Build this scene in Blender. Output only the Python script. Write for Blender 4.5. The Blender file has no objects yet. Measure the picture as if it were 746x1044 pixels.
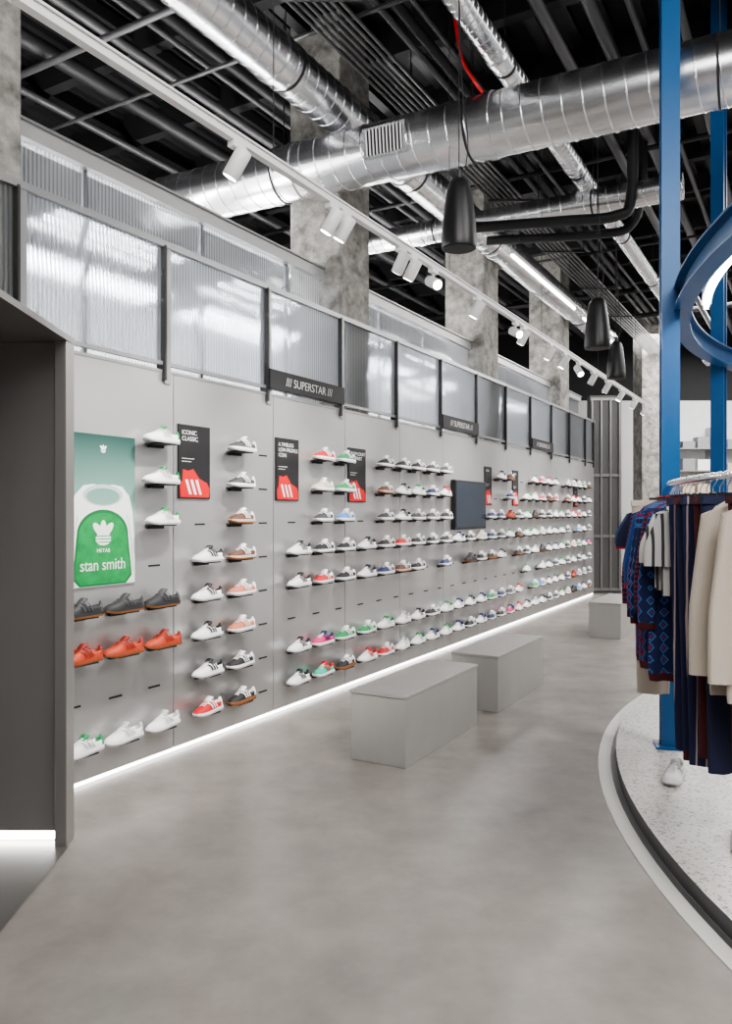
import bpy, bmesh, math, random
import numpy as np
from mathutils import Vector, Matrix
random.seed(7)
sc = bpy.context.scene
COL = sc.collection
F = 790.0
try: sc.view_settings.look = 'AgX - Medium High Contrast'
except Exception: pass

# ---------------------------------------------------------------- materials
def _n(nt, t, **kw):
    n = nt.nodes.new(t)
    for k, v in kw.items():
        setattr(n, k, v)
    return n
def mat(name, col, rough=.5, metal=0., noise=0., nscale=8., bump=0., bscale=60., emit=0., stretch=None, spec=.5, coords='Object', rvar=0., det=6):
    m = bpy.data.materials.new(name); m.use_nodes = True
    nt = m.node_tree; b = nt.nodes['Principled BSDF']
    b.inputs['Base Color'].default_value = (*col, 1)
    b.inputs['Roughness'].default_value = rough
    b.inputs['Metallic'].default_value = metal
    b.inputs['Specular IOR Level'].default_value = spec
    if emit:
        b.inputs['Emission Color'].default_value = (*col, 1)
        b.inputs['Emission Strength'].default_value = emit
    tc = _n(nt, 'ShaderNodeTexCoord'); mp = _n(nt, 'ShaderNodeMapping')
    nt.links.new(tc.outputs[coords], mp.inputs[0])
    if stretch: mp.inputs['Scale'].default_value = stretch
    if noise or rvar:
        nz = _n(nt, 'ShaderNodeTexNoise'); nz.inputs['Scale'].default_value = nscale
        nz.inputs['Detail'].default_value = det; nz.inputs['Roughness'].default_value = .65
        nt.links.new(mp.outputs[0], nz.inputs['Vector'])
        if noise:
            r = _n(nt, 'ShaderNodeValToRGB')
            r.color_ramp.elements[0].position = .3; r.color_ramp.elements[1].position = .7
            r.color_ramp.elements[0].color = (*[c*(1-noise) for c in col], 1)
            r.color_ramp.elements[1].color = (*[min(1, c*(1+noise)) for c in col], 1)
            nt.links.new(nz.outputs['Fac'], r.inputs[0]); nt.links.new(r.outputs[0], b.inputs['Base Color'])
        if rvar:
            mr = _n(nt, 'ShaderNodeMapRange')
            mr.inputs['To Min'].default_value = max(0, rough-rvar); mr.inputs['To Max'].default_value = rough+rvar
            nt.links.new(nz.outputs['Fac'], mr.inputs['Value']); nt.links.new(mr.outputs[0], b.inputs['Roughness'])
    if bump:
        n2 = _n(nt, 'ShaderNodeTexNoise'); n2.inputs['Scale'].default_value = bscale; n2.inputs['Detail'].default_value = 5
        nt.links.new(mp.outputs[0], n2.inputs['Vector'])
        bp = _n(nt, 'ShaderNodeBump'); bp.inputs['Strength'].default_value = bump; bp.inputs['Distance'].default_value = .02
        nt.links.new(n2.outputs['Fac'], bp.inputs['Height']); nt.links.new(bp.outputs[0], b.inputs['Normal'])
    return m
_cm = {}
def cmat(col, rough=.6):
    k = (tuple(round(c, 3) for c in col), rough)
    if k not in _cm:
        _cm[k] = mat('paint_%02d' % len(_cm), col, rough, noise=.06, nscale=30)
    return _cm[k]
def stripes(name, c1, c2, scale, axis='X', thr=.5, rough=.85):
    m = mat(name, c1, rough); nt = m.node_tree; b = nt.nodes['Principled BSDF']
    tc = _n(nt, 'ShaderNodeTexCoord'); w = _n(nt, 'ShaderNodeTexWave'); w.bands_direction = axis
    w.inputs['Scale'].default_value = scale; w.inputs['Distortion'].default_value = .3
    r = _n(nt, 'ShaderNodeValToRGB'); r.color_ramp.interpolation = 'CONSTANT'
    r.color_ramp.elements[0].color = (*c1, 1); r.color_ramp.elements[1].color = (*c2, 1); r.color_ramp.elements[1].position = thr
    nt.links.new(tc.outputs['Object'], w.inputs['Vector']); nt.links.new(w.outputs['Fac'], r.inputs[0]); nt.links.new(r.outputs[0], b.inputs['Base Color'])
    return m
def knit(name):
    m = mat(name, (.02, .05, .2), .9); nt = m.node_tree; b = nt.nodes['Principled BSDF']
    tc = _n(nt, 'ShaderNodeTexCoord'); v = _n(nt, 'ShaderNodeTexVoronoi'); v.inputs['Scale'].default_value = 16; v.inputs['Randomness'].default_value = .15
    v.distance = 'MANHATTAN'
    r = _n(nt, 'ShaderNodeValToRGB'); r.color_ramp.interpolation = 'CONSTANT'
    e = r.color_ramp.elements; e[0].color = (.02, .03, .12, 1); e[1].position = .25; e[1].color = (.26, .02, .05, 1)
    x = e.new(.45); x.color = (.015, .03, .14, 1); x = e.new(.6); x.color = (.05, .16, .38, 1); x = e.new(.74); x.color = (.012, .02, .08, 1)
    nt.links.new(tc.outputs['Object'], v.inputs['Vector']); nt.links.new(v.outputs['Distance'], r.inputs[0]); nt.links.new(r.outputs[0], b.inputs['Base Color'])
    return m

# ---------------------------------------------------------------- mesh builder
class MB:
    def __init__(s): s.v=[]; s.f=[]; s.m=[]; s.sm=[]; s.mats=[]
    def mi(s, mt):
        if mt not in s.mats: s.mats.append(mt)
        return s.mats.index(mt)
    def add(s, vs, fs, mt, smooth=False, M=None):
        o = len(s.v); i = s.mi(mt)
        s.v += [tuple(M @ Vector(p)) if M else tuple(p) for p in vs]
        s.f += [tuple(a+o for a in f) for f in fs]; s.m += [i]*len(fs); s.sm += [smooth]*len(fs)
    def box(s, a, b, mt, M=None):
        x0,y0,z0 = a; x1,y1,z1 = b
        vs = [(x0,y0,z0),(x1,y0,z0),(x1,y1,z0),(x0,y1,z0),(x0,y0,z1),(x1,y0,z1),(x1,y1,z1),(x0,y1,z1)]
        s.add(vs, [(0,3,2,1),(4,5,6,7),(0,1,5,4),(1,2,6,5),(2,3,7,6),(3,0,4,7)], mt, False, M)
    def tube(s, pts, r, mt, seg=12, cap=True, smooth=True, closed=False, M=None):
        pts = [Vector(p) for p in pts]; n = len(pts)
        rs = r if isinstance(r, (list, tuple)) else [r]*n
        vs = []; prev = None
        for i, p in enumerate(pts):
            t = (pts[min(i+1, n-1)] - pts[max(i-1, 0)]).normalized()
            if prev is None:
                a = Vector((0,0,1)) if abs(t.z) < .9 else Vector((1,0,0))
                x = t.cross(a).normalized()
            else:
                x = (prev - t*prev.dot(t)).normalized()
            prev = x; y = t.cross(x)
            for k in range(seg):
                an = 2*math.pi*k/seg
                vs.append(p + (x*math.cos(an)+y*math.sin(an))*rs[i])
        fs = [(i*seg+k, i*seg+(k+1)%seg, (i+1)*seg+(k+1)%seg, (i+1)*seg+k) for i in range(n-1) for k in range(seg)]
        s.add(vs, fs, mt, smooth, M)
        if cap:
            s.add(vs[:seg], [tuple(range(seg))[::-1]], mt, False, M); s.add(vs[-seg:], [tuple(range(seg))], mt, False, M)
    def obj(s, name, parent=None, M=None, recalc=True, bevel=0):
        me = bpy.data.meshes.new(name); me.from_pydata(s.v, [], s.f)
        for mt in s.mats: me.materials.append(mt)
        me.polygons.foreach_set('material_index', s.m); me.polygons.foreach_set('use_smooth', s.sm)
        if recalc:
            bm = bmesh.new(); bm.from_mesh(me); bmesh.ops.recalc_face_normals(bm, faces=bm.faces); bm.to_mesh(me); bm.free()
        me.update()
        o = bpy.data.objects.new(name, me); COL.objects.link(o)
        if parent: o.parent = parent
        if M is not None: o.matrix_local = M
        if bevel:
            b = o.modifiers.new('bev', 'BEVEL'); b.width = bevel; b.segments = 2; b.limit_method = 'ANGLE'
        return o
def empty(name, M=None):
    e = bpy.data.objects.new(name, None); COL.objects.link(e); e.empty_display_size = .1
    if M is not None: e.matrix_world = M
    return e
def text(name, body, size, M, mt, parent=None, extr=.001, align='LEFT', shear=0, sx=1):
    c = bpy.data.curves.new(name, 'FONT'); c.body = body; c.size = size; c.extrude = extr; c.align_x = align; c.shear = shear
    c.materials.append(mt)
    o = bpy.data.objects.new(name, c); COL.objects.link(o)
    if parent: o.parent = parent
    o.matrix_local = M @ Matrix.Diagonal((sx, 1, 1, 1))
    return o

# wall frame: local x = along wall (u), local y = up (z), local z = out of the wall (v)
d = Vector((.4988, .8667, 0)); nrm = Vector((.8667, -.4988, 0)); up = Vector((0,0,1))
P0 = Vector((-1.68, 4.45, 0))
WM = Matrix(((d.x, 0, nrm.x, P0.x), (d.y, 0, nrm.y, P0.y), (0, 1, 0, 0), (0,0,0,1)))
def W(u, v, z): return P0 + d*u + nrm*v + up*z

# ---------------------------------------------------------------- materials
M_floor = mat('polished_concrete', (.25,.229,.211), .25, noise=.14, nscale=3.2, det=4)
nt=M_floor.node_tree; b=nt.nodes['Principled BSDF']
nz=_n(nt,'ShaderNodeTexNoise'); nz.inputs['Scale'].default_value=.45; nz.inputs['Detail'].default_value=2
mr=_n(nt,'ShaderNodeMapRange'); mr.inputs['From Min'].default_value=.3; mr.inputs['From Max'].default_value=.7; mr.inputs['To Min'].default_value=.88; mr.inputs['To Max'].default_value=1.10
mx=_n(nt,'ShaderNodeVectorMath',operation='SCALE')
src=b.inputs['Base Color'].links[0].from_socket; tcn=[n for n in nt.nodes if n.type=='TEX_COORD'][0]
nt.links.new(tcn.outputs['Object'],nz.inputs['Vector']); nt.links.new(src,mx.inputs[0]); nt.links.new(nz.outputs['Fac'],mr.inputs['Value']); nt.links.new(mr.outputs[0],mx.inputs['Scale']); nt.links.new(mx.outputs[0],b.inputs['Base Color'])
M_ceil = mat('black_deck', (.011,.011,.012), .8)
M_dark = mat('dark_steel', (.025,.025,.027), .5, .3)
M_dark2 = mat('dark_conduit', (.11,.11,.115), .45, .5)
M_wall = mat('painted_wall', (.55,.55,.55), .7, noise=.05, nscale=2)
M_panel = mat('brushed_panel', (.57,.565,.56), .33, .75, noise=.015, nscale=2, stretch=(1,2,1), det=1)
M_frame = mat('frame_metal', (.40,.40,.405), .38, .7)
M_beam = mat('beam_metal', (.52,.52,.52), .4, .4)
M_blackp = mat('black_plastic', (.010,.010,.011), .4)
M_slot = mat('slot_black', (.015,.015,.015), .6)
M_shelf = mat('shelf_steel', (.04,.04,.042), .4, .6)
M_white = mat('white_paint', (.8,.8,.8), .4)
M_conc = mat('raw_concrete', (.29,.28,.26), .85, noise=.6, nscale=7, bump=.9, bscale=16)
M_galv = mat('galvanised', (.80,.81,.83), .27, 1., noise=.06, nscale=2.5)
M_bench = mat('bench_metal', (.42,.41,.395), .38, .4, noise=.03, nscale=5, det=2)
M_niche = mat('niche_metal', (.33,.32,.31), .34, .7, noise=.02, nscale=2, det=1)
M_gate = mat('gate_metal', (.14,.14,.14), .45, .5)
M_blackm = mat('black_metal', (.07,.07,.07), .45, .5)
M_blue = mat('blue_steel', (.012,.095,.26), .35, .1, noise=.04)
M_chrome = mat('chrome', (.8,.8,.8), .15, 1)
M_lit = mat('lamp_face', (1,.96,.9), .5, emit=40)
M_tube = mat('tube_light', (1,.98,.95), .5, emit=18)
M_tubeS = mat('stockroom_tube_light', (1,.99,.98), .5, emit=60)
M_red = mat('red_paint', (.6,.008,.012), .5)
def terrazzo():
    m = mat('terrazzo', (.6,.6,.58), .35); nt = m.node_tree; b = nt.nodes['Principled BSDF']
    tc = _n(nt,'ShaderNodeTexCoord'); v = _n(nt,'ShaderNodeTexVoronoi'); v.inputs['Scale'].default_value = 85
    r = _n(nt,'ShaderNodeValToRGB'); e = r.color_ramp.elements
    e[0].color=(.20,.19,.18,1); e[1].color=(.58,.56,.53,1); e[0].position=.0; e[1].position=.9
    x=e.new(.12); x.color=(.32,.31,.29,1); x=e.new(.2); x.color=(.48,.46,.43,1)
    nt.links.new(tc.outputs['Object'], v.inputs['Vector'])
    sep=_n(nt,'ShaderNodeSeparateColor'); nt.links.new(v.outputs['Color'], sep.inputs[0]); nt.links.new(sep.outputs[0], r.inputs[0]); nt.links.new(r.outputs[0], b.inputs['Base Color'])
    return m
M_terr = terrazzo()
def polycarb(name, tr, tint, tlw):
    m = bpy.data.materials.new(name); m.use_nodes=True; nt=m.node_tree; nt.nodes.clear()
    out=_n(nt,'ShaderNodeOutputMaterial'); tp=_n(nt,'ShaderNodeBsdfTransparent'); tp.inputs[0].default_value=(*tint,1)
    p=_n(nt,'ShaderNodeBsdfPrincipled'); p.inputs['Base Color'].default_value=(.3,.305,.31,1); p.inputs['Roughness'].default_value=.15
    tl=_n(nt,'ShaderNodeBsdfTranslucent'); tl.inputs[0].default_value=(.85,.86,.88,1)
    rf=_n(nt,'ShaderNodeBsdfRefraction'); rf.inputs['Color'].default_value=(.95,.96,.97,1); rf.inputs['Roughness'].default_value=.34; rf.inputs['IOR'].default_value=1.06
    tc=_n(nt,'ShaderNodeTexCoord'); w=_n(nt,'ShaderNodeTexWave'); w.bands_direction='X'; w.inputs['Scale'].default_value=11
    nt.links.new(tc.outputs['Object'], w.inputs['Vector'])
    bp=_n(nt,'ShaderNodeBump'); bp.inputs['Strength'].default_value=1; bp.inputs['Distance'].default_value=.015
    nt.links.new(w.outputs['Fac'], bp.inputs['Height']); nt.links.new(bp.outputs[0], p.inputs['Normal'])
    m0=_n(nt,'ShaderNodeMixShader'); m0.inputs[0].default_value=tlw; nt.links.new(rf.outputs[0], m0.inputs[1]); nt.links.new(tl.outputs[0], m0.inputs[2])
    m1=_n(nt,'ShaderNodeMixShader'); m1.inputs[0].default_value=.75; nt.links.new(p.outputs[0], m1.inputs[1]); nt.links.new(m0.outputs[0], m1.inputs[2])
    mr=_n(nt,'ShaderNodeMapRange'); mr.inputs['To Min'].default_value=tr-.22; mr.inputs['To Max'].default_value=tr+.22
    nt.links.new(w.outputs['Fac'], mr.inputs['Value'])
    m2=_n(nt,'ShaderNodeMixShader'); nt.links.new(mr.outputs[0], m2.inputs[0]); nt.links.new(m1.outputs[0], m2.inputs[1]); nt.links.new(tp.outputs[0], m2.inputs[2])
    nt.links.new(m2.outputs[0], out.inputs[0]); return m
M_poly = polycarb('ribbed_polycarbonate', .34, (.9,.92,.94), .34)
M_poly2 = polycarb('ribbed_polycarbonate_back', .55, (.80,.82,.85), .2)

# ---------------------------------------------------------------- shell
def simple_box(name, a, b, mt, M=None, bevel=0, parent=None):
    mb=MB(); mb.box(a,b,mt); return mb.obj(name, parent, M, bevel=bevel)
simple_box('floor', (-9,-6,-.2), (14,22,0), M_floor)
simple_box('wall_front', (-9,-6.2,0), (14,-6,6.3), M_wall)
simple_box('wall_right', (14,-6,0), (14.2,22,6.3), M_wall)
simple_box('wall_left', (-9.2,-6,0), (-9,22,6.3), M_wall)
mb=MB(); mb.box((-9,19.5,0),(14,19.7,4.4),M_wall); mb.box((-9,19.5,4.4),(14,19.7,6.3),M_ceil); mb.obj('wall_back')
mb=MB(); mb.box((-9,-6,6.3), (14,22,6.5), M_ceil)
for k in range(16):
    mb.box((-4+k*1.25,5.95,-5),(-3.88+k*1.25,6.3,9),M_ceil, WM)
for k in range(50):
    mb.box((-5,6.24,-5+k*.3),(17,6.3,-4.88+k*.3),M_dark, WM)
for k in range(9):
    mb.box((-5,6.08,-5+k*1.5),(17,6.2,-4.9+k*1.5),M_dark, WM)
mb.obj('ceiling')

# ---------------------------------------------------------------- display wall
dw = empty('shoe_display_wall', WM)
seams=[-.274-1.08, -.274]+[.806+1.08*k+.02*min(k,1) for k in range(11)]
seams=[s for s in seams if s<12]+[12.25]
mb=MB()
for a,b in zip(seams[:-1],seams[1:]):
    mb.box((a+.003,.035,-.03),(b-.003,2.51,0),M_panel)
mb.obj('panels', dw, bevel=.002)
mb=MB(); mb.box((seams[0],0,-.06),(12.25,2.5,-.032),M_slot); mb.box((seams[0],2.51,-.34),(12.25,2.53,.004),M_frame); mb.obj('backing', dw)
mb=MB(); mb.box((seams[0],.004,-.030),(12.25,.026,-.020),mat('base_glow_strip',(1,.98,.95),.5,emit=7)); mb.obj('base_glow_strip', dw)  # glowing strip added to brighten the floor along the wall base
mb=MB()
posts=[s-.06 for s in seams]
for s in posts:
    mb.box((s-.03,2.44,.002),(s+.022,3.36,.012),M_frame)
    mb.box((s-.045,2.46,-.05),(s-.03,3.34,.03),M_blackm)
mb.box((posts[0],3.33,-.03),(12.25,3.37,.02),M_frame)
mb.box((posts[0],2.56,-.02),(12.25,2.585,.008),M_frame)
mb.obj('upper_frame', dw)
mb=MB()
for a,b in zip(posts[:-1],posts[1:]):
    mb.box((a+.03,2.59,-.012),(b-.05,3.33,-.006),M_poly)
mb.obj('clerestory_glazing', dw)
cols=[-.55,3.3,6.9,10.5]
edges=[-2.2]+[e for c in cols for e in (c-.28,c+.28)]+[12.25]
mb=MB(); mf=MB()
for a,b in zip(edges[::2],edges[1::2]):
    mb.box((a,2.5,-.306),(b,3.76,-.3),M_poly2)
    mf.box((a,3.76,-.36),(b,3.85,-.25),M_beam)
    mf.box((a,3.85,-.38),(b,3.865,-.23),M_frame)
    k=a+.6
    while k<b-.2:
        mf.box((k,2.5,-.33),(k+.03,3.76,-.308),M_frame); k+=1.08
mb.obj('upper_glazing', dw); mf.obj('top_beam', dw)
for c in cols:
    mb=MB(); mb.box((c-.275,0,-.64),(c+.275,6.23,-.08),M_conc); o=mb.obj('concrete_column', None, WM, bevel=.015)

# slots + shelves + sneakers
rowz=[2.035-.26*k for k in range(8)]
WHT=(.80,.80,.79); BLK=(.012,.012,.014); RED=(.50,.008,.012); GRN=(.01,.24,.07); TEAL=(.02,.42,.28); PNK=(.65,.012,.16)
CRM=(.52,.43,.32); BRN=(.10,.04,.025); ORG=(.40,.045,.013); SAL=(.48,.15,.09); GRY=(.25,.25,.26); NVY=(.012,.02,.09); BLU=(.06,.2,.5); GUM=(.25,.10,.035); LG=(.5,.5,.5)
L=.30
sx=[0,.04,.12,.25,.4,.55,.7,.85,.95,1]; sw=[.014,.030,.043,.050,.047,.041,.037,.036,.030,.013]
hx=[0,.04,.12,.22,.32,.42,.52,.6,.75,.88,.96,1]; hh=[.004,.018,.028,.034,.046,.060,.070,.064,.048,.056,.062,.04]
def surf(s,a,off=0,cav=True):
    w=np.interp(s,sx,sw)*.94; h=np.interp(s,hx,hh)
    sa=max(0,math.sin(a)); y=w*math.cos(a)*(1-.22*sa); z=.026+h*sa**.7
    if cav and .56<s<.955 and abs(a-math.pi/2)<.82: z=.026+h*.3
    return Vector(((s-.5)*L, y+math.copysign(off,math.cos(a)), z+off*.8))
def sneaker_geo():
    G=[]
    S=[0,.02,.05,.09,.14,.2,.26,.32,.38,.44,.5,.55,.57,.65,.73,.81,.89,.945,.965,.985,1]
    ol=[((s-.5)*L, np.interp(s,sx,sw)) for s in S]; ring=ol+[(x,-y) for x,y in ol[::-1]]
    n=len(ring)
    def spring(x): return .010*max(0,(-x-.09)/.055)**2
    vs=[(x*1.0,y*.97,spring(x)) for x,y in ring]+[(x*1.02,y*1.04,.012+spring(x)) for x,y in ring]+[(x,y,.029) for x,y in ring]
    G.append((vs[:2*n],[(i,(i+1)%n,n+(i+1)%n,n+i) for i in range(n)]+[tuple(range(n))[::-1]],'out',False))
    G.append((vs[n:],[(i,(i+1)%n,n+(i+1)%n,n+i) for i in range(n)]+[tuple(range(n,2*n))],'sole',False))
    A=[math.pi*k/12 for k in range(13)]
    vs=[surf(s,a) for s in S for a in A]; na=len(A)
    g={'upper':[], 'toe':[], 'heel':[], 'in':[]}
    for i in range(len(S)-1):
        for k in range(na-1):
            f=(i*na+k,i*na+k+1,(i+1)*na+k+1,(i+1)*na+k); sm=(S[i]+S[i+1])/2; am=(A[k]+A[k+1])/2
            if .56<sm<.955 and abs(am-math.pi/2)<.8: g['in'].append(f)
            elif sm<.17: g['toe'].append(f)
            elif sm>.9: g['heel'].append(f)
            else: g['upper'].append(f)
    for k,f in g.items(): G.append((vs,f,k,True))
    for side in (0,1):
        for q in range(3):
            vs=[];fs=[]
            for j in range(6):
                a=.05+1.02*j/5; s=.68-q*.095-.11*j/5
                for ds in (-.023,.023):
                    p=surf(s+ds, a if side==0 else math.pi-a, .0038, False); vs.append(p)
            fs=[(2*j,2*j+1,2*j+3,2*j+2) for j in range(5)]
            G.append((vs,fs,'stripe',False))
    for q in range(5):
        s=.27+q*.05; vs=[]
        for a in (1.0,1.3,1.57,1.84,2.14):
            for ds in (-.011,.011):
                p=surf(s+ds,a,0,False); p.z+=.004; vs.append(p)
        G.append((vs,[(2*j,2*j+1,2*j+3,2*j+2) for j in range(4)],'lace',False))
    t0=surf(.47,1.57,0,False); vs=[]
    for (x,z,w) in ((t0.x-.01,t0.z-.005,.02),(t0.x+.012,t0.z+.008,.025),(t0.x+.026,t0.z+.018,.025),(t0.x+.032,t0.z+.021,.017)):
        vs+=[(x,-w,z),(x,w,z),(x+.01,w,z-.006),(x+.01,-w,z-.006)]
    fs=[(i*4+k,i*4+(k+1)%4,(i+1)*4+(k+1)%4,(i+1)*4+k) for i in range(3) for k in range(4)]+[(12,13,14,15)]
    G.append((vs,fs,'heel',True))
    return G
SG=sneaker_geo()
shoes=MB()
def add_shoe(mb,M,up_,stripe,sole=WHT,heel=None,toe=None,inn=None,lace=None):
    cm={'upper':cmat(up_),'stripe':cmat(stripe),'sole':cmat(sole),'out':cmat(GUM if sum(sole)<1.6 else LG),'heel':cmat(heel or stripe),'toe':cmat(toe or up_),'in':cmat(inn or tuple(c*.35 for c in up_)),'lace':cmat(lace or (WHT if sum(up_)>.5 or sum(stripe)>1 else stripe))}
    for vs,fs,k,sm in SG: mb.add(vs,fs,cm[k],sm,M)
def shoeM(u,z,v=.085,yaw=.05):
    x=(d*math.cos(yaw)-nrm*math.sin(yaw)).normalized(); y=up.cross(x); p=W(u,v,z)
    return Matrix(((x.x,y.x,0,p.x),(x.y,y.y,0,p.y),(0,0,1,p.z),(0,0,0,1)))
K={'w':(WHT,(.55,.55,.55),WHT,LG),'wg':(WHT,LG,WHT,GRN),'wb':(WHT,BLK),'k':(BLK,(.05,.05,.055),(.02,.02,.02)),'kw':(BLK,WHT),'r':(RED,WHT),'o':(ORG,(.25,.02,.01),(.33,.05,.02)),'s':(SAL,WHT),
   'b':(BRN,WHT,(.5,.42,.35)),'g':(GRN,WHT),'t':(TEAL,RED,WHT),'p':(PNK,NVY),'c':(CRM,WHT),'gr':(GRY,WHT),'n':(NVY,WHT),'bl':(BLU,WHT),'kg':(BLK,WHT,GUM),'wr':(WHT,RED),'wn':(WHT,NVY),'dg':((.04,.04,.045),WHT)}
placed={}
c1=[-.01,.30,.62]
for r in (0,1,2): placed[(c1[2],r)]='wg'
for c in c1:
    placed[(c,4)]='k'; placed[(c,5)]='o'; placed[(c,7)]='w' if c>0.1 else 'wg'
c2=[1.05,1.41,1.76]
for r,k in enumerate(['dg','dg','b','b','s','s','kw','kg']): placed[(c2[1],r)]=k
for r,k in zip(range(3,8),['wb','wb','wb','wb','r']): placed[(c2[0],r)]=k
c3=[2.14,2.50,2.86]
for r,ks in {0:['','r','g'],1:['','c','g'],2:['','dg','bl'],3:['wb','kw','kw'],4:['wb','r','kw'],6:['wb','p','g'],7:['wb','t','kg']}.items():
    for c,k in zip(c3,ks):
        if k: placed[(c,r)]=k
c4=[3.25,3.61,3.97]
for r,ks in {0:['','kw','kw'],1:['','b','wb'],2:['','dg','wb'],3:['wb','kw','r'],4:['wb','n','b'],6:['g','wg','w'],7:['wr','r','w']}.items():
    for c,k in zip(c4,ks):
        if k: placed[(c,r)]=k
pool=['w','wb','kw','wn','gr','dg','k','wg','n','wb','kw','wr','c','kg','kw','b','kw','dg']
rp=random.Random(3)
allc=[(c,0) for c in c1+c2+c3+c4]
for P in range(4,11):
    for q in range(3):
        c=.826+1.08*P+.245-1.08+.36*q
        allc.append((c,1))
        base=rp.choice(pool)
        for r in range(8):
            if P==5 and r<3: continue           # television panel
            if P in (6,7,9) and q==0 and r<2: continue
            if P<7 and r==5: continue
            if rp.random()<.05: continue
            k=rp.choice(pool) if rp.random()<.6 else base
            if P<6 and r in (6,7): k=rp.choice(['wg','wb','kw','dg','wn'])
            if P==4 and r in (0,2,3) : k=rp.choice(['kw','dg'])
            if P>=6 and rp.random()<.10: k=rp.choice(['r','o','g','bl','p'])
            placed[(c,r)]=k
shelf=MB()
for (u,r),k in placed.items():
    z=rowz[r]; kk=K[k]; j=rp.uniform(-.01,.01)
    add_shoe(shoes, shoeM(u+j,z+.005,.085,rp.uniform(-.02,.12)), *kk)
    shelf.box((u-.07,z-.004,0),(u+.09,z+.004,.12),M_shelf)
    shelf.box((u-.05,z-.022,0),(u+.07,z-.004,.03),M_shelf)
for c,f in allc:
    for r in range(8):
        if (c,r) in placed: continue
        if c<.45 and r<4: continue
        if 5.2<c<6.4 and r<3: continue
        if r<2 and abs(((c-.826)%1.08)-.245)<.05 and c>.9: continue
        z=rowz[r]; shelf.box((c-.04,z-.006,-.001),(c+.06,z+.006,.003),M_slot)
shoes.obj('sneakers', recalc=False)
shelf.obj('shelves', dw)

# ---- signs
def poly(mb, pts, z0, mt):
    mb.add([(x,y,z0) for x,y in pts],[tuple(range(len(pts)))],mt)
def ell(cx,cy,rx,ry,n=24,rot=0,a0=0,a1=2*math.pi):
    o=[]
    for i in range(n):
        a=a0+(a1-a0)*i/(n-1 if a1-a0<6.28 else n); x=rx*math.cos(a); y=ry*math.sin(a)
        o.append((cx+x*math.cos(rot)-y*math.sin(rot), cy+x*math.sin(rot)+y*math.cos(rot)))
    return o
M_pgreen=bpy.data.materials.new('poster_green'); M_pgreen.use_nodes=True
nt=M_pgreen.node_tree; b=nt.nodes['Principled BSDF']; b.inputs['Roughness'].default_value=.5
tc=_n(nt,'ShaderNodeTexCoord'); sp=_n(nt,'ShaderNodeSeparateXYZ'); r=_n(nt,'ShaderNodeValToRGB'); mr=_n(nt,'ShaderNodeMapRange')
mr.inputs['From Min'].default_value=1.16; mr.inputs['From Max'].default_value=2.06
r.color_ramp.elements[0].color=(.38,.48,.45,1); r.color_ramp.elements[1].color=(.010,.055,.045,1)
x=r.color_ramp.elements.new(.6); x.color=(.16,.29,.25,1)
nt.links.new(tc.outputs['Object'],sp.inputs[0]); nt.links.new(sp.outputs[1],mr.inputs['Value']); nt.links.new(mr.outputs[0],r.inputs[0]); nt.links.new(r.outputs[0],b.inputs['Base Color'])
M_tab=mat('tab_green',(.008,.24,.06),.6,noise=.25,nscale=14); M_tabd=mat('tab_edge',(.004,.14,.035),.6); M_pw=mat('print_white',(.72,.73,.72),.6); M_pg=mat('print_grey',(.40,.46,.45),.6); M_ps=mat('print_seam',(.5,.54,.53),.6)
po=empty('shoe_poster', WM@Matrix.Translation((.06,0,.001)))
mb=MB(); mb.box((-.12,1.16,.0),(.395,2.06,.012),M_pgreen)
# heel of a white shoe seen from behind: collar, padded rim, quarters, sole, green tab
poly(mb,[(-.115,1.165),(-.110,1.45),(-.095,1.60),(-.06,1.70),(0,1.755),(.07,1.765),(.145,1.755),(.22,1.765),(.29,1.755),(.345,1.70),(.375,1.60),(.388,1.45),(.39,1.165)],.0125,M_pw)
poly(mb,ell(.145,1.70,.15,.065,30),.0128,M_pg)
poly(mb,ell(.145,1.692,.125,.05,30),.0129,M_pgreen)
for sg in (-1,1):
    poly(mb,[(.145+sg*.235,1.23),(.145+sg*.225,1.42),(.145+sg*.19,1.58),(.145+sg*.182,1.575),(.145+sg*.215,1.42),(.145+sg*.225,1.23)],.0129,M_ps)
poly(mb,ell(.145,1.47,.192,.145,30,0,0,math.pi)+[(-.067,1.30),(-.077,1.21),(-.03,1.165),(.32,1.165),(.367,1.21),(.357,1.30)],.0132,M_tabd)
poly(mb,ell(.145,1.46,.18,.135,30,0,0,math.pi)+[(-.055,1.30),(-.063,1.22),(-.02,1.175),(.31,1.175),(.353,1.22),(.345,1.30)],.0135,M_tab)
def trefoil(mb,cx,cy,s,z,mt,mbg):
    for an in (-.75,0,.75): poly(mb,ell(cx+math.sin(an)*s*.38,cy+.30*s+math.cos(an)*.12*s,s*.17,s*.38,20,-an),z+abs(an)*.0002,mt)
    poly(mb,ell(cx,cy,s*.42,s*.28,20),z+.0003,mt)
    for k in range(3): mb.box((cx-s*.6,cy-s*.16+k*s*.13,z+.0004),(cx+s*.6,cy-s*.12+k*s*.13,z+.0008),mbg)
trefoil(mb,.145,1.44,.14,.0138,M_pw,M_tab); trefoil(mb,.145,1.965,.045,.0125,M_pw,M_pgreen)
mb.obj('print', po)
text('lettering_top','METAB',.032,Matrix.Translation((.145,1.36,.0145)),M_pw,po,.0005,'CENTER')
text('lettering','stan smith',.098,Matrix.Translation((.145,1.255,.0145)),M_pw,po,.0008,'CENTER',sx=.85)
M_sign=mat('sign_black',(.012,.012,.013),.5)
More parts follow.
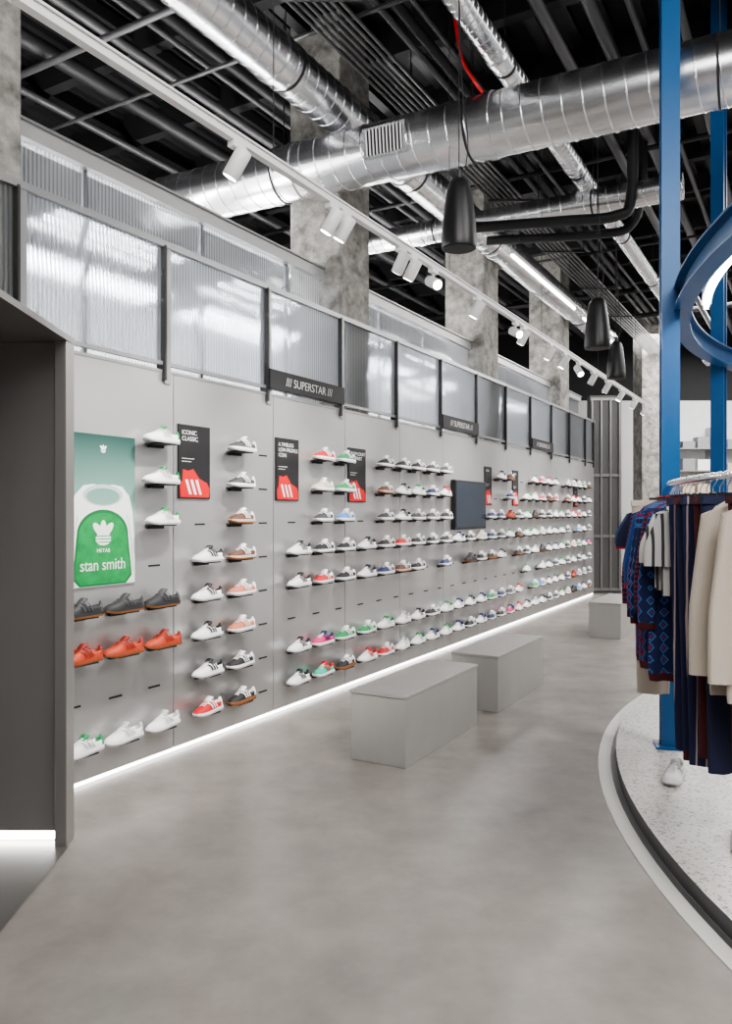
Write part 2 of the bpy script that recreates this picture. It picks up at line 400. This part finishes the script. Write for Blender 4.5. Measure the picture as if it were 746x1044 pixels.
def sign(u0,label,w=.31,name='info_sign'):
    s=empty(name, WM@Matrix.Translation((u0,1.69,.001)))
    mb=MB(); mb.box((0,0,0),(w,.5,.012),M_sign)
    poly(mb,[(.015,.01),(w-.01,.01),(w-.005,.07),(w-.03,.11),(.20,.14),(.14,.205),(.09,.19),(.04,.2),(.03,.12),(.01,.08)],.013,M_red)
    for k in range(3): poly(mb,[(.10+k*.05,.03),(.125+k*.05,.03),(.085+k*.05,.13),(.06+k*.05,.13)],.0135,M_pw)
    for k in range(2): mb.box((.03,.27-k*.02,.012),(.15-.03*k,.274-k*.02,.0128),M_pw)
    mb.obj('board', s)
    text('lettering',label,.042,Matrix.Translation((.03,.435,.0125)),M_pw,s,.0005)
sign(.84,'ICONIC\nCLASSIC'); sign(1.925,'A TIMELESS\nLOW-PROFILE\nICON'); sign(3.03,'FROM COURT\nTO STREET')
sign(6.43,'ICON',.24); sign(7.5,'ICON',.24); sign(10.75,'ICON',.24)
tv=empty('television', WM)
mb=MB(); mb.box((5.36,1.39,.001),(6.34,1.98,.06),M_blackp); mb.obj('body',tv,bevel=.006)
mb=MB(); mb.box((5.385,1.415,.0605),(6.315,1.955,.063),mat('screen',(.02,.03,.045),.15)); mb.obj('screen',tv)
for u0,u1,t in ((1.8,2.9,'/// SUPERSTAR'),(5.04,6.12,'/// SUPERSTAR'),(8.28,9.36,'/// ORIGINALS')):
    s=empty('banner_sign', WM)
    mb=MB(); mb.box((u0,2.56,.034),(u1,2.71,.05),M_sign); mb.obj('board',s)
    text('lettering',t+' ///' ,.095,Matrix.Translation(((u0+u1)/2,2.603,.051)),M_pw,s,.0006,'CENTER',sx=.98)

# ---------------------------------------------------------------- end of the wall, metal gate
mb=MB(); G=Matrix(((1,0,0,4.42),(0,0,-1,15.3),(0,1,0,0),(0,0,0,1)))
mb.box((0,0,-.2),(.62,3.9,0),M_gate,G)
for k in range(4): mb.box((.02+k*.18,0.05,0),(.05+k*.18,3.85,.05),M_niche,G)
for z in (.05,1.1,2.3,3.8): mb.box((0,z,.0),(.62,z+.05,.04),M_niche,G)
mb.obj('metal_gate')
mb=MB(); mb.box((6.2,17.4,0),(6.8,18.0,6.23),M_conc); mb.obj('concrete_column')
fr=empty('stock_shelf',Matrix.Translation((7.4,19.1,0)))
mb=MB(); rs=random.Random(5)
for z in (.4,.95,1.5,2.05,2.6,3.15): mb.box((0,0,z),(3.4,.38,z+.03),M_frame)
for x in (0,1.13,2.26,3.38): mb.box((x,0,0),(x+.03,.38,3.7),M_frame)
for z in (.43,.98,1.53,2.08,2.63,3.18):
    for k in range(9):
        x=.06+k*.37; h=rs.uniform(.1,.3); mb.box((x,.05,z),(x+.3,.34,z+h),cmat(rs.choice([WHT,BLK,GRY,NVY,CRM,RED])))
mb.obj('frame',fr)

# ---------------------------------------------------------------- niche on the left
ni=empty('portal_niche')
mb=MB()
mb.box((-4,3.74,.06),(-1.49,3.80,2.42),M_niche)
mb.box((-1.487,3.70,0),(-1.43,3.80,2.42),M_niche)
mb.obj('far_panel',ni,bevel=.003)
mb=MB(); 
mb.add([(-4,.8,2.42),(-1.30,.8,2.42),(-1.43,3.8,2.42),(-4,3.8,2.42),(-4,.8,2.45),(-1.30,.8,2.45),(-1.43,3.8,2.45),(-4,3.8,2.45)],[(0,3,2,1),(4,5,6,7),(0,1,5,4),(1,2,6,5),(2,3,7,6),(3,0,4,7)],M_niche)
mb.obj('canopy',ni)
mb=MB(); mb.box((-4,.8,.0),(-3.9,3.8,2.42),M_niche); mb.obj('rear_panel',ni)
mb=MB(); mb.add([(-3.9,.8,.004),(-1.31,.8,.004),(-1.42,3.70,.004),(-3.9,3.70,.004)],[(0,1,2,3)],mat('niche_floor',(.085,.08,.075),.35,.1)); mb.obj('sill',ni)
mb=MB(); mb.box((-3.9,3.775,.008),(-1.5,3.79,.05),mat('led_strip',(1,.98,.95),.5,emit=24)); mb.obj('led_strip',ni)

# ---------------------------------------------------------------- benches
def bench(p, ln, wd=.41, h=.45):
    M=Matrix(((d.x,-nrm.x,0,p[0]),(d.y,-nrm.y,0,p[1]),(0,0,1,0),(0,0,0,1)))
    mb=MB(); mb.box((.006,.006,0),(ln-.006,wd-.006,h-.022),M_bench); mb.box((0,0,h-.02),(ln,wd,h),M_bench); mb.box((.012,.012,h-.024),(ln-.012,wd-.012,h-.018),M_slot)
    mb.obj('bench', None, M, bevel=.003)
bench((.25,4.82),1.2); bench((1.054,6.17),1.18); bench((3.20,9.72),1.2)

# ---------------------------------------------------------------- ducts & services
def duct(name,p0,p1,r,pitch,flange=1.8,seam=.006,joint=True):
    p0=Vector(p0);p1=Vector(p1);ln=(p1-p0).length; t=(p1-p0).normalized()
    mb=MB(); mb.tube([p0,p1],r,M_galv,48)
    x=t.cross(up).normalized(); y=t.cross(x); n=int(ln/pitch*24)
    pts=[p0+t*(ln*i/n)+(x*math.cos(2*math.pi*i/24)+y*math.sin(2*math.pi*i/24))*(r+.001) for i in range(n+1)]
    mb.tube(pts,seam,M_galv,5,False)
    k=flange*.6
    while k<ln:
        if joint: mb.tube([p0+t*k,p0+t*(k+.06)],r+.012,M_galv,48)
        q=p0+t*(k+.2); mb.tube([q+t*-.008,q+t*.008],r+.008,M_dark,40)
        mb.tube([q+up*r,Vector((q.x,q.y,6.22))],.005,M_dark,6)
        k+=flange
    return mb.obj(name)
A=Vector((2.52,5.33,4.65)); B=Vector((-1.65,7.5,4.65)); t=(B-A).normalized()
duct('spiral_duct', A-t*3, B+t*.35, .24, .15)
def gpt(s): return A+t*s
gp=gpt(2.55); side=t.cross(up).normalized()
if side.y>0: side=-side
xx=-t if t.x<0 else t
gM=Matrix(((xx.x,0,side.x,gp.x),(xx.y,0,side.y,gp.y),(0,1,0,gp.z),(0,0,0,1)))
gM=gM@Matrix.Rotation(.12,4,'X')
mb=MB()
mb.box((-.19,-.12,.15),(.19,.12,.25),M_galv,gM); mb.box((-.165,-.10,.25),(.165,.10,.253),M_slot,gM)
for k in range(11): mb.box((-.16+k*.031,-.10,.251),(-.15+k*.031,.10,.26),M_white,gM)
mb.obj('air_register')
duct('spiral_duct',(-1.9,10.52,4.89),(3.2,7.82,4.89),.13,.12)
def along(name,px0,z,r,mb=None,u0=-6,u1=14,mt=None,spiral=0):
    Y=F*(z-1.6)/522; X=Y*(px0-373)/F; p=Vector((X,Y,z)); a=p+d*u0; b_=p+d*u1
    if spiral: duct(name,a,b_,r,spiral,2.2,.005)
    elif mb: mb.tube([a,b_],r,mt,10)
    else:
        m=MB(); m.tube([a,b_],r,mt,14); m.obj(name)
along('spiral_duct',210,5.08,.185,spiral=.13,u0=-5,u1=12)
along('spiral_duct',468,5.15,.09,spiral=.09,u0=-5,u1=15)
along('service_pipe',545,5.30,.045,mt=M_dark2)
mb=MB()
for k in range(7): along('',292+k*9,5.16,.014,mb,mt=M_dark2,u0=-5,u1=14)
for k in range(8):
    Y=F*(5.13-1.6)/522; X=Y*(286-373)/F; p=Vector((X,Y,5.13))+d*(-4+k*2)
    mb.box((0,-.02,0),(.56,.02,.015),M_dark,Matrix.Translation(p))
    for q in (.0,.55): mb.tube([p+Vector((q,0,0)),p+Vector((q,0,1.1))],.005,M_dark,6)
mb.obj('conduit_rack')
mb=MB()
for px,z,r_,mt_ in ((60,5.75,.05,M_dark2),(120,5.85,.03,M_dark2),(150,5.7,.06,M_dark),(380,5.8,.03,M_dark2),(400,5.85,.05,M_dark),(420,5.6,.02,M_dark2),(600,5.8,.06,M_dark2),(640,5.75,.03,M_dark2),(690,5.7,.04,M_dark2),(-40,5.6,.08,M_dark),(-150,5.8,.04,M_dark2),(760,5.8,.07,M_dark),(900,5.7,.05,M_dark2)):
    along('',px,z,r_,mb,mt=mt_)
for s in (-3,-.9,.6,1.4,2.2,4.4,5.3,6.1,8.0,9.,11.8,13):
    zz=5.45+.4*random.random(); mb.tube([W(s,-5,zz),W(s,8,zz)],random.choice((.02,.03,.05)),random.choice((M_dark,M_dark2)),10)
mb.obj('ceiling_pipes')
def bez(pts,n=10):
    out=[]
    P=[Vector(p) for p in pts]
    for i in range(len(P)-1):
        p0=P[max(i-1,0)];p1=P[i];p2=P[i+1];p3=P[min(i+2,len(P)-1)]
        for k in range(n):
            q=k/n; out.append(.5*((2*p1)+(p2-p0)*q+(2*p0-5*p1+4*p2-p3)*q*q+(-p0+3*p1-3*p2+p3)*q**3))
    out.append(P[-1]); return out
mb=MB()
mb.tube(bez([(1.0,8.2,4.6),(2.0,8.0,4.6),(2.55,7.9,4.62),(2.70,7.9,4.8),(2.72,7.9,5.6),(2.72,7.9,6.2)]),.055,M_dark,14)
mb.tube(bez([(1.4,9.0,4.75),(2.6,8.8,4.75),(3.0,8.75,4.85),(3.1,8.7,5.3),(3.1,8.7,6.2)]),.05,M_dark,14)
mb.obj('black_drain_pipe')
mb=MB(); mb.tube(bez([(.67,6.12,6.2),(.69,6.12,5.63),(.715,6.12,5.40),(.765,6.12,5.17),(.857,6.12,5.0),(.93,6.12,4.9)]),.013,M_red,8); mb.obj('red_cable')
def linear(name,p,ln,dr=d):
    e=empty(name); p=Vector(p); q=p+dr*ln
    mb=MB(); mb.tube([p+up*.035,q+up*.035],.03,M_white,10)
    for a in (.1,.9): mb.tube([p+dr*ln*a,Vector(((p+dr*ln*a).x,(p+dr*ln*a).y,6.2))],.003,M_dark,5)
    mb.obj('housing',e)
    mb=MB(); mb.tube([p,q],.018,M_tube,10); mb.obj('tube',e)
linear('linear_light',(1.62,8.6,4.45),2.6); linear('linear_light',(3.2,11.4,4.45),2.6)
linear('linear_light',(-.9,9.2,4.4),1.2)
linear('linear_light',(6.0,9.0,4.3),3); linear('linear_light',(7.2,13.0,4.3),3)

# ---------------------------------------------------------------- track with spots
tr=empty('track_lighting')
Wt=lambda u,z,v=1.2: W(u,v,z)
mb=MB(); mb.box((-4.5,3.43,1.18),(11.6,3.47,1.22),M_white,WM); mb.box((-4.5,3.465,1.17),(11.6,3.475,1.23),M_white,WM); 
for u in (-2,0.3,2.6,5,7.5,10): mb.tube([Wt(u,3.48),Wt(u,6.2)],.003,M_dark,5)
mb.obj('rail',tr)
def spot(u,lit=True,aim=(0,1.3,0),v=1.2,z=3.43,par=tr,energy=55,Mx=WM,r_=.042,ln=.15,ang=70):
    p=Mx@Vector((u,z-.10,v)); tgt=Mx@Vector((u+aim[0],aim[1],aim[2])); dr=(tgt-p).normalized()
    mb=MB(); mb.box((-.05,-.03,-.02),(.05,.0,.02),M_white,Mx@Matrix.Translation((u,z,v)))
    mb.tube([Mx@Vector((u,z,v)),p],.009,M_white,8)
    a=p-dr*ln*.5; b_=p+dr*ln*.5
    mb.tube([a,a+dr*.01,b_-dr*.002,b_],[r_*.85,r_,r_,r_*.97],M_white,20)
    mb.tube([b_+dr*.0005,b_+dr*.001],r_*.8,M_lit if lit else M_blackp,16)
    o=mb.obj('spotlight_head',par)
    if lit and energy:
        l=bpy.data.lights.new('spot_lamp','SPOT'); l.energy=energy; l.spot_size=math.radians(ang); l.spot_blend=1; l.shadow_soft_size=.035; l.color=(1,.975,.94)
        lo=bpy.data.objects.new('spot_lamp',l); COL.objects.link(lo); lo.location=b_+dr*.02; lo.rotation_euler=dr.to_track_quat('-Z','Y').to_euler(); lo.parent=par
us=[-2.6,-1.55,0,.88,1.02,1.77,1.95,2.3,3.19,4.17,4.41,5.3,5.87,6.5,7.2,8.0,8.9,9.9,10.8]  # first two heads are out of frame, added for their light
for i,u in enumerate(us):
    if i in (7,9,13): spot(u,True,(-1.6,1.9,3.4) if i!=13 else (-1.2,1.6,2.4),energy=60)
    else: spot(u,True,(random.uniform(-.4,.5),1.35,0),energy=(250 if i in(0,1,2) else 155))
tr2=empty('track_lighting')
T2=Matrix.Translation((nrm.x*3.9,nrm.y*3.9,0))@WM
mb=MB(); mb.box((-3,3.6,-.03),(12,3.66,.03),M_white,T2)
for u in (-1,1.3,4,8,11): mb.tube([T2@Vector((u,3.66,0)),T2@Vector((u,6.2,0))],.003,M_dark,5)
mb.obj('rail',tr2)
for u in (-1.5,0.2,1.9,3.6,5.3,7.3,9.3,11): spot(u,True,(0.3,0.3,-1.6 if int(u*10)%2 else .9),v=0,z=3.6,par=tr2,energy=140,Mx=T2,ang=85)

def pendant(x,y,zb,h,r):
    e=empty('pendant_speaker',Matrix.Translation((x,y,zb)))
    mb=MB(); prof=[(0,r*.97),(.015,r),(h*.15,r*.99),(h*.35,r*.95),(h*.6,r*.84),(h*.8,r*.72),(h*.92,r*.60),(h*.98,r*.45),(h,r*.2)]
    mb.tube([(0,0,a) for a,_ in prof],[b for _,b in prof],M_blackp,28)
    mb.tube([(0,0,-.004),(0,0,.0)],r*.85,M_dark,28)
    mb.tube([(0,0,h),(0,0,h+.05)],.02,M_blackp,10); mb.obj('body',e)
    mb=MB(); mb.tube([(0,0,h),(0,0,6.2-zb)],.004,M_dark,6)
    mb.tube(bez([(.03,0,h),(.06,.02,h+.25),(.02,0,h+.6),(0,0,h+1.2)]),.004,M_dark,6); mb.obj('cable',e)
pendant(.60,5.0,3.30,.45,.114); pendant(2.12,7.1,3.10,.46,.117); pendant(3.0,9.3,3.2,.45,.11)

# ---------------------------------------------------------------- platform / rotunda
PH=.075
C=Vector((6.98,3.3,0))
def ringpt(R,Y=None,a=None):
    if a is None: a=math.asin((Y-C.y)/R)
    return Vector((C.x-R*math.cos(a), C.y+R*math.sin(a),0))
def disc(mb,R,z0,z1,mt,n=160):
    vs=[(C.x+R*math.cos(2*math.pi*i/n),C.y+R*math.sin(2*math.pi*i/n),z) for z in (z0,z1) for i in range(n)]
    mb.add(vs,[(i,(i+1)%n,n+(i+1)%n,n+i) for i in range(n)],M_dark2,True); mb.add(vs[n:],[tuple(range(n))],mt)
mb=MB(); disc(mb,5.63,0,PH,M_terr); mb.obj('round_platform',recalc=False)
def ringband(mb,R0,R1,z0,z1,mt,a0=-math.pi,a1=math.pi,n=160):
    vs=[]
    for i in range(n+1):
        a=a0+(a1-a0)*i/n
        for R,z in ((R0,z0),(R1,z0),(R1,z1),(R0,z1)):
            vs.append((C.x-R*math.cos(a),C.y+R*math.sin(a),z))
    mb.add(vs,[(i*4+k,i*4+(k+1)%4,(i+1)*4+(k+1)%4,(i+1)*4+k) for i in range(n) for k in range(4)],mt,False)
mb=MB(); ringband(mb,5.665,5.74,0,.004,mat('inlay_strip',(.54,.53,.50),.4)); ringband(mb,5.635,5.665,0,.002,M_dark2); mb.obj('trim_1')
bs=empty('blue_steel_structure')
mb=MB()
for Y in (5.04,7.0,1.2):
    p=ringpt(5.30,Y); a=math.asin((Y-C.y)/5.3)
    M=Matrix.Translation(p)@Matrix.Rotation(-a+.1,4,'Z')
    z1=6.22; w=.056; zb=PH+.001
    mb.box((-w,-w,zb),(w,-w+.02,z1),M_blue,M); mb.box((-w,w-.02,zb),(w,w,z1),M_blue,M); mb.box((-.012,-w+.02,zb),(.012,w-.02,z1),M_blue,M)
    mb.box((-.09,-.09,PH),(.09,.09,PH+.014),M_blue,M)
mb.obj('columns',bs)
mb=MB(); ringband(mb,5.21,5.225,2.91,3.04,M_blue,n=200); ringband(mb,5.165,5.275,3.04,3.053,M_blue,n=200); ringband(mb,5.165,5.275,2.898,2.91,M_blue,n=200); mb.obj('ring_beam',bs)
mb=MB(); ringband(mb,5.05,5.08,2.98,3.01,M_tube,a0=-.3,a1=.40,n=60)
ringband(mb,5.035,5.095,3.01,3.045,M_white,a0=-.3,a1=.40,n=60)
for a in (-.25,-.1,.05,.2,.35):
    q=ringpt(5.065,a=a); q2=ringpt(5.21,a=a); mb.tube([q+up*3.045,q2+up*3.045],.008,M_white,8)
mb.obj('ring_light',bs)

# ---------------------------------------------------------------- clothes rail
cr=empty('clothes_rail')
mb=MB(); RR=5.31; a0=math.asin((1.6-C.y)/RR); a1=math.asin((4.93-C.y)/RR)
pts=[ringpt(RR,a=a0+(a1-a0)*i/40)+up*1.77 for i in range(41)]
mb.tube(pts,.014,M_chrome,12)
e1=pts[-1]; mb.tube([e1,ringpt(5.30,4.97)+up*1.77],.012,M_chrome,10)
for q in (0,): mb.tube([Vector((pts[q].x,pts[q].y,PH)),pts[q]],.014,M_chrome,12)
mb.obj('rail',cr)

M_cream=mat('cream_fleece',(.52,.46,.39),.95,bump=.3,bscale=200)
M_maroon=mat('maroon',(.065,.005,.009),.8); M_navyf=mat('navy_fabric',(.010,.014,.05),.8); M_greyf=mat('grey_fabric',(.38,.38,.38),.9)
M_bluef=mat('blue_fabric',(.012,.06,.22),.8); M_whitef=mat('white_fabric',(.65,.65,.64),.9); M_redf=mat('red_fabric',(.38,.01,.018),.8); M_blackf=mat('black_fabric',(.012,.012,.014),.85)
M_knit=knit('knit_pattern'); M_strG=stripes('grey_stripe',(.54,.53,.51),(.04,.04,.045),7,'X',.78); M_strN=stripes('navy_stripe',(.010,.014,.055),(.35,.28,.28),8,'X',.92)
M_strP=stripes('plum_stripe',(.012,.014,.055),(.18,.015,.05),12,'Z',.6)
def tubeloft(mb,secs,mt,n=28,seed=0,fold=.01,trim=None,capb=True):
    rg=random.Random(seed); ph=[rg.uniform(0,6) for _ in range(4)]
    vs=[]
    for (cx,cz,hw,ht,fs,ti) in secs:
        for k in range(n):
            a=2*math.pi*k/n; ca=math.cos(a); sa=math.sin(a)
            x=hw*math.copysign(abs(ca)**.8,ca); y=ht*math.copysign(abs(sa)**.8,sa)
            f=fold*fs*(math.sin(x*38+ph[0]+cz*2)+.6*math.sin(x*71+ph[1]-cz*3))
            vs.append((cx+x*math.cos(ti),y+f,cz+x*math.sin(ti)))
    m=len(secs)
    fs_=[(i*n+k,i*n+(k+1)%n,(i+1)*n+(k+1)%n,(i+1)*n+k) for i in range(m-1) for k in range(n)]
    if trim is None: mb.add(vs,fs_,mt,True)
    else:
        cut=(m-2)*n; mb.add(vs,fs_[:cut],mt,True); mb.add(vs,fs_[cut:],trim,True)
    mb.add(vs[-n:],[tuple(range(n))],mt)
def garment(name,Y,kind,mt,length=.68,sleeve=.2,width=.23,trim=None,seed=0,yawj=0,slv=None):
    p=ringpt(RR,Y)+up*1.77; a=math.asin((Y-C.y)/RR)
    M=Matrix.Translation(p)@Matrix.Rotation(-a+yawj,4,'Z')
    mb=MB(); HT=.034
    hk=[(math.cos(t_)*.022,0,.0+math.sin(t_)*.022) for t_ in [math.pi*(i/8) for i in range(9)]]
    mb.tube([(.022,0,-.012)]+hk[:] ,.0028,M_chrome,6); mb.tube([(.022,0,-.012),(0,0,-.05),(0,0,-.085)],.0028,M_chrome,6)
    if kind=='pants':
        mb.box((-.15,-.008,-.10),(.15,.008,-.085),M_blackp)
        for sgn in (-1,1):
            secs=[(sgn*(width*.5),-.10-length*q,width*(.5-.14*q),.024,.4+q,0) for q in [i/10 for i in range(10)]+[.96,1]]
            tubeloft(mb,secs,mt,24,seed+sgn,.008,trim)
        mb.box((-width,-.026,-.135),(width,.026,-.10),trim or mt)
    else:
        mb.tube([(-.19,0,-.145),(-.1,0,-.105),(0,0,-.085),(.1,0,-.105),(.19,0,-.145)],[.006,.009,.009,.009,.006],M_blackp,8)
        secs=[(0,-.085,.075,.028,.0,0),(0,-.10,.09,HT,.1,0),(0,-.115,.14,HT,.2,0),(0,-.14,.19,HT,.3,0),(0,-.17,.215,HT,.4,0),(0,-.24,width,HT,.6,0)]
        for q in [1,2,3,4,5,6,7,7.6,8]: secs.append((0,-.24-(length-.2)*q/8,width*(1+.03*q/8)*(1 if q<7.9 else .97),HT,.6+.7*q/8,0))
        tubeloft(mb,secs,mt,44,seed,.012,trim)
        mb.tube([(math.cos(b)*.075,math.sin(b)*.03,-.083) for b in [2*math.pi*i/20 for i in range(21)]],.009,trim or mt,6,False)
        for sgn in (-1,1):
            ss=[]
            for q in [0,1,2,3,4,5,6,6.6,7]:
                w=q/7; ss.append((sgn*(.185+.06*min(1,w*1.6)+.015*w),-.155-sleeve*w,.075-.028*w if sleeve>.3 else .08-.01*w,.028,.5+.5*w,sgn*-.35*(1-w)))
            tubeloft(mb,ss,slv or mt,20,seed+5+sgn,.008,trim)
    return mb.obj(name,None,M,recalc=True)
G_=[('t_shirt',4.80,'s',M_navyf,.62,.22,.23,M_redf,None),
('t_shirt',4.72,'s',M_bluef,.60,.22,.22,M_redf,None),
('t_shirt',4.64,'s',M_navyf,.72,.24,.23,M_redf,None),
('trousers',4.55,'pants',M_cream,1.14,0,.25,None,None),
('sweater',4.47,'s',M_strP,.80,.55,.23,None,None),
('sweater',4.38,'s',M_bluef,.78,.45,.23,M_redf,None),
('knit_sweater',4.28,'s',M_knit,.96,.60,.25,M_maroon,None),
('knit_sweater',4.17,'s',M_knit,.98,.62,.25,M_maroon,None),
('sweater',4.07,'s',M_strP,.86,.55,.22,M_navyf,None),
('knit_sweater',3.97,'s',M_knit,1.0,.62,.25,M_maroon,None),
('t_shirt',3.87,'s',M_strG,.52,.27,.25,None,None),
('t_shirt',3.78,'s',M_strG,.54,.28,.24,None,None),
('track_trousers',3.69,'pants',M_strN,1.20,0,.24,None,None),
('track_trousers',3.60,'pants',M_navyf,1.22,0,.24,M_maroon,None),
('track_trousers',3.52,'pants',M_strN,1.22,0,.235,None,None),
('track_trousers',3.44,'pants',M_maroon,1.16,0,.22,None,None),
('sweatshirt',3.27,'s',M_cream,.90,.70,.22,None,None),
('track_trousers',3.36,'pants',M_navyf,1.20,0,.22,None,None),
('sweatshirt',3.10,'s',M_cream,.90,.70,.22,None,None),
('track_trousers',3.18,'pants',M_maroon,1.16,0,.19,None,None),
('trousers',3.0,'pants',M_maroon,1.14,0,.12,None,None)]
for i,(nm,Y,k,mt_,ln,sl,wd,tm,sv) in enumerate(G_):
    garment(nm,Y,k,mt_,ln,sl,wd,tm,i*3,random.uniform(-.05,.05),sv)
def fl(x,y,yaw): 
    return Matrix.Translation((x,y,PH))@Matrix.Rotation(yaw,4,'Z')
mb=MB(); add_shoe(mb,fl(1.76,4.42,1.0),WHT,(.4,.4,.4)); mb.obj('sneaker',recalc=False)
mb=MB(); add_shoe(mb,fl(1.72,3.55,1.2),WHT,(.4,.4,.4)); mb.obj('sneaker',recalc=False)

# ---------------------------------------------------------------- stockroom behind glazing
mb=MB(); mb.box((-4,0,-2.6),(13,3.9,-2.5),M_wall)
mb.obj('wall_stockroom',None,WM)
e=empty('linear_light')
mb=MB()
for u in (-2,0.2,2.4,4.6,6.8,9.0): mb.box((u,3.42,-1.30),(u+1.7,3.48,-1.22),M_tubeS)
for u in (-1,1.2,3.4,5.6,7.8): mb.box((u,4.02,-1.85),(u+1.4,4.06,-1.79),M_tubeS)
mb.obj('tube',e,WM)

# ---------------------------------------------------------------- lights
def area(name,loc,sx_,sy_,en,tgt=None,col=(1,.98,.96)):
    l=bpy.data.lights.new(name,'AREA'); l.shape='RECTANGLE'; l.size=sx_; l.size_y=sy_; l.energy=en; l.color=col
    o=bpy.data.objects.new(name,l); COL.objects.link(o); o.location=loc
    if tgt is not None: o.rotation_euler=(Vector(tgt)-Vector(loc)).to_track_quat('-Z','Y').to_euler()
    return o
area('added_fill_light',(.5,-1.5,5.2),4,3,400,(1,3,0))  # added fill lamps that brighten the room, not known ceiling fixtures
area('added_fill_light',(4.5,1.0,5.4),3,3,290,(3,4,0))
area('added_fill_light',(7.5,9,5.6),4,5,490)
area('added_fill_light',(8,16,5.6),4,4,900)  # added fill that brightens the far end
for u in (-.5,2.5,5.5,8.5):
    pz=W(u,-1.0,3.0)
    a_=area('stockroom_fill',pz,2.6,.5,85)  # added lamp washing the rear wall so the glazing looks backlit
    a_.matrix_world=Matrix(((d.x,0,nrm.x,pz.x),(d.y,0,nrm.y,pz.y),(0,1,0,3.0),(0,0,0,1)))
w=bpy.data.worlds.new('w'); sc.world=w; w.use_nodes=True; w.node_tree.nodes['Background'].inputs[0].default_value=(.5,.5,.5,1); w.node_tree.nodes['Background'].inputs[1].default_value=.3

cam=bpy.data.cameras.new('camera'); cam.sensor_fit='VERTICAL'; cam.sensor_height=36; cam.lens=F/1044*36
co=bpy.data.objects.new('camera',cam); COL.objects.link(co); co.location=(0,0,1.6); co.rotation_euler=(math.pi/2,0,0); sc.camera=co
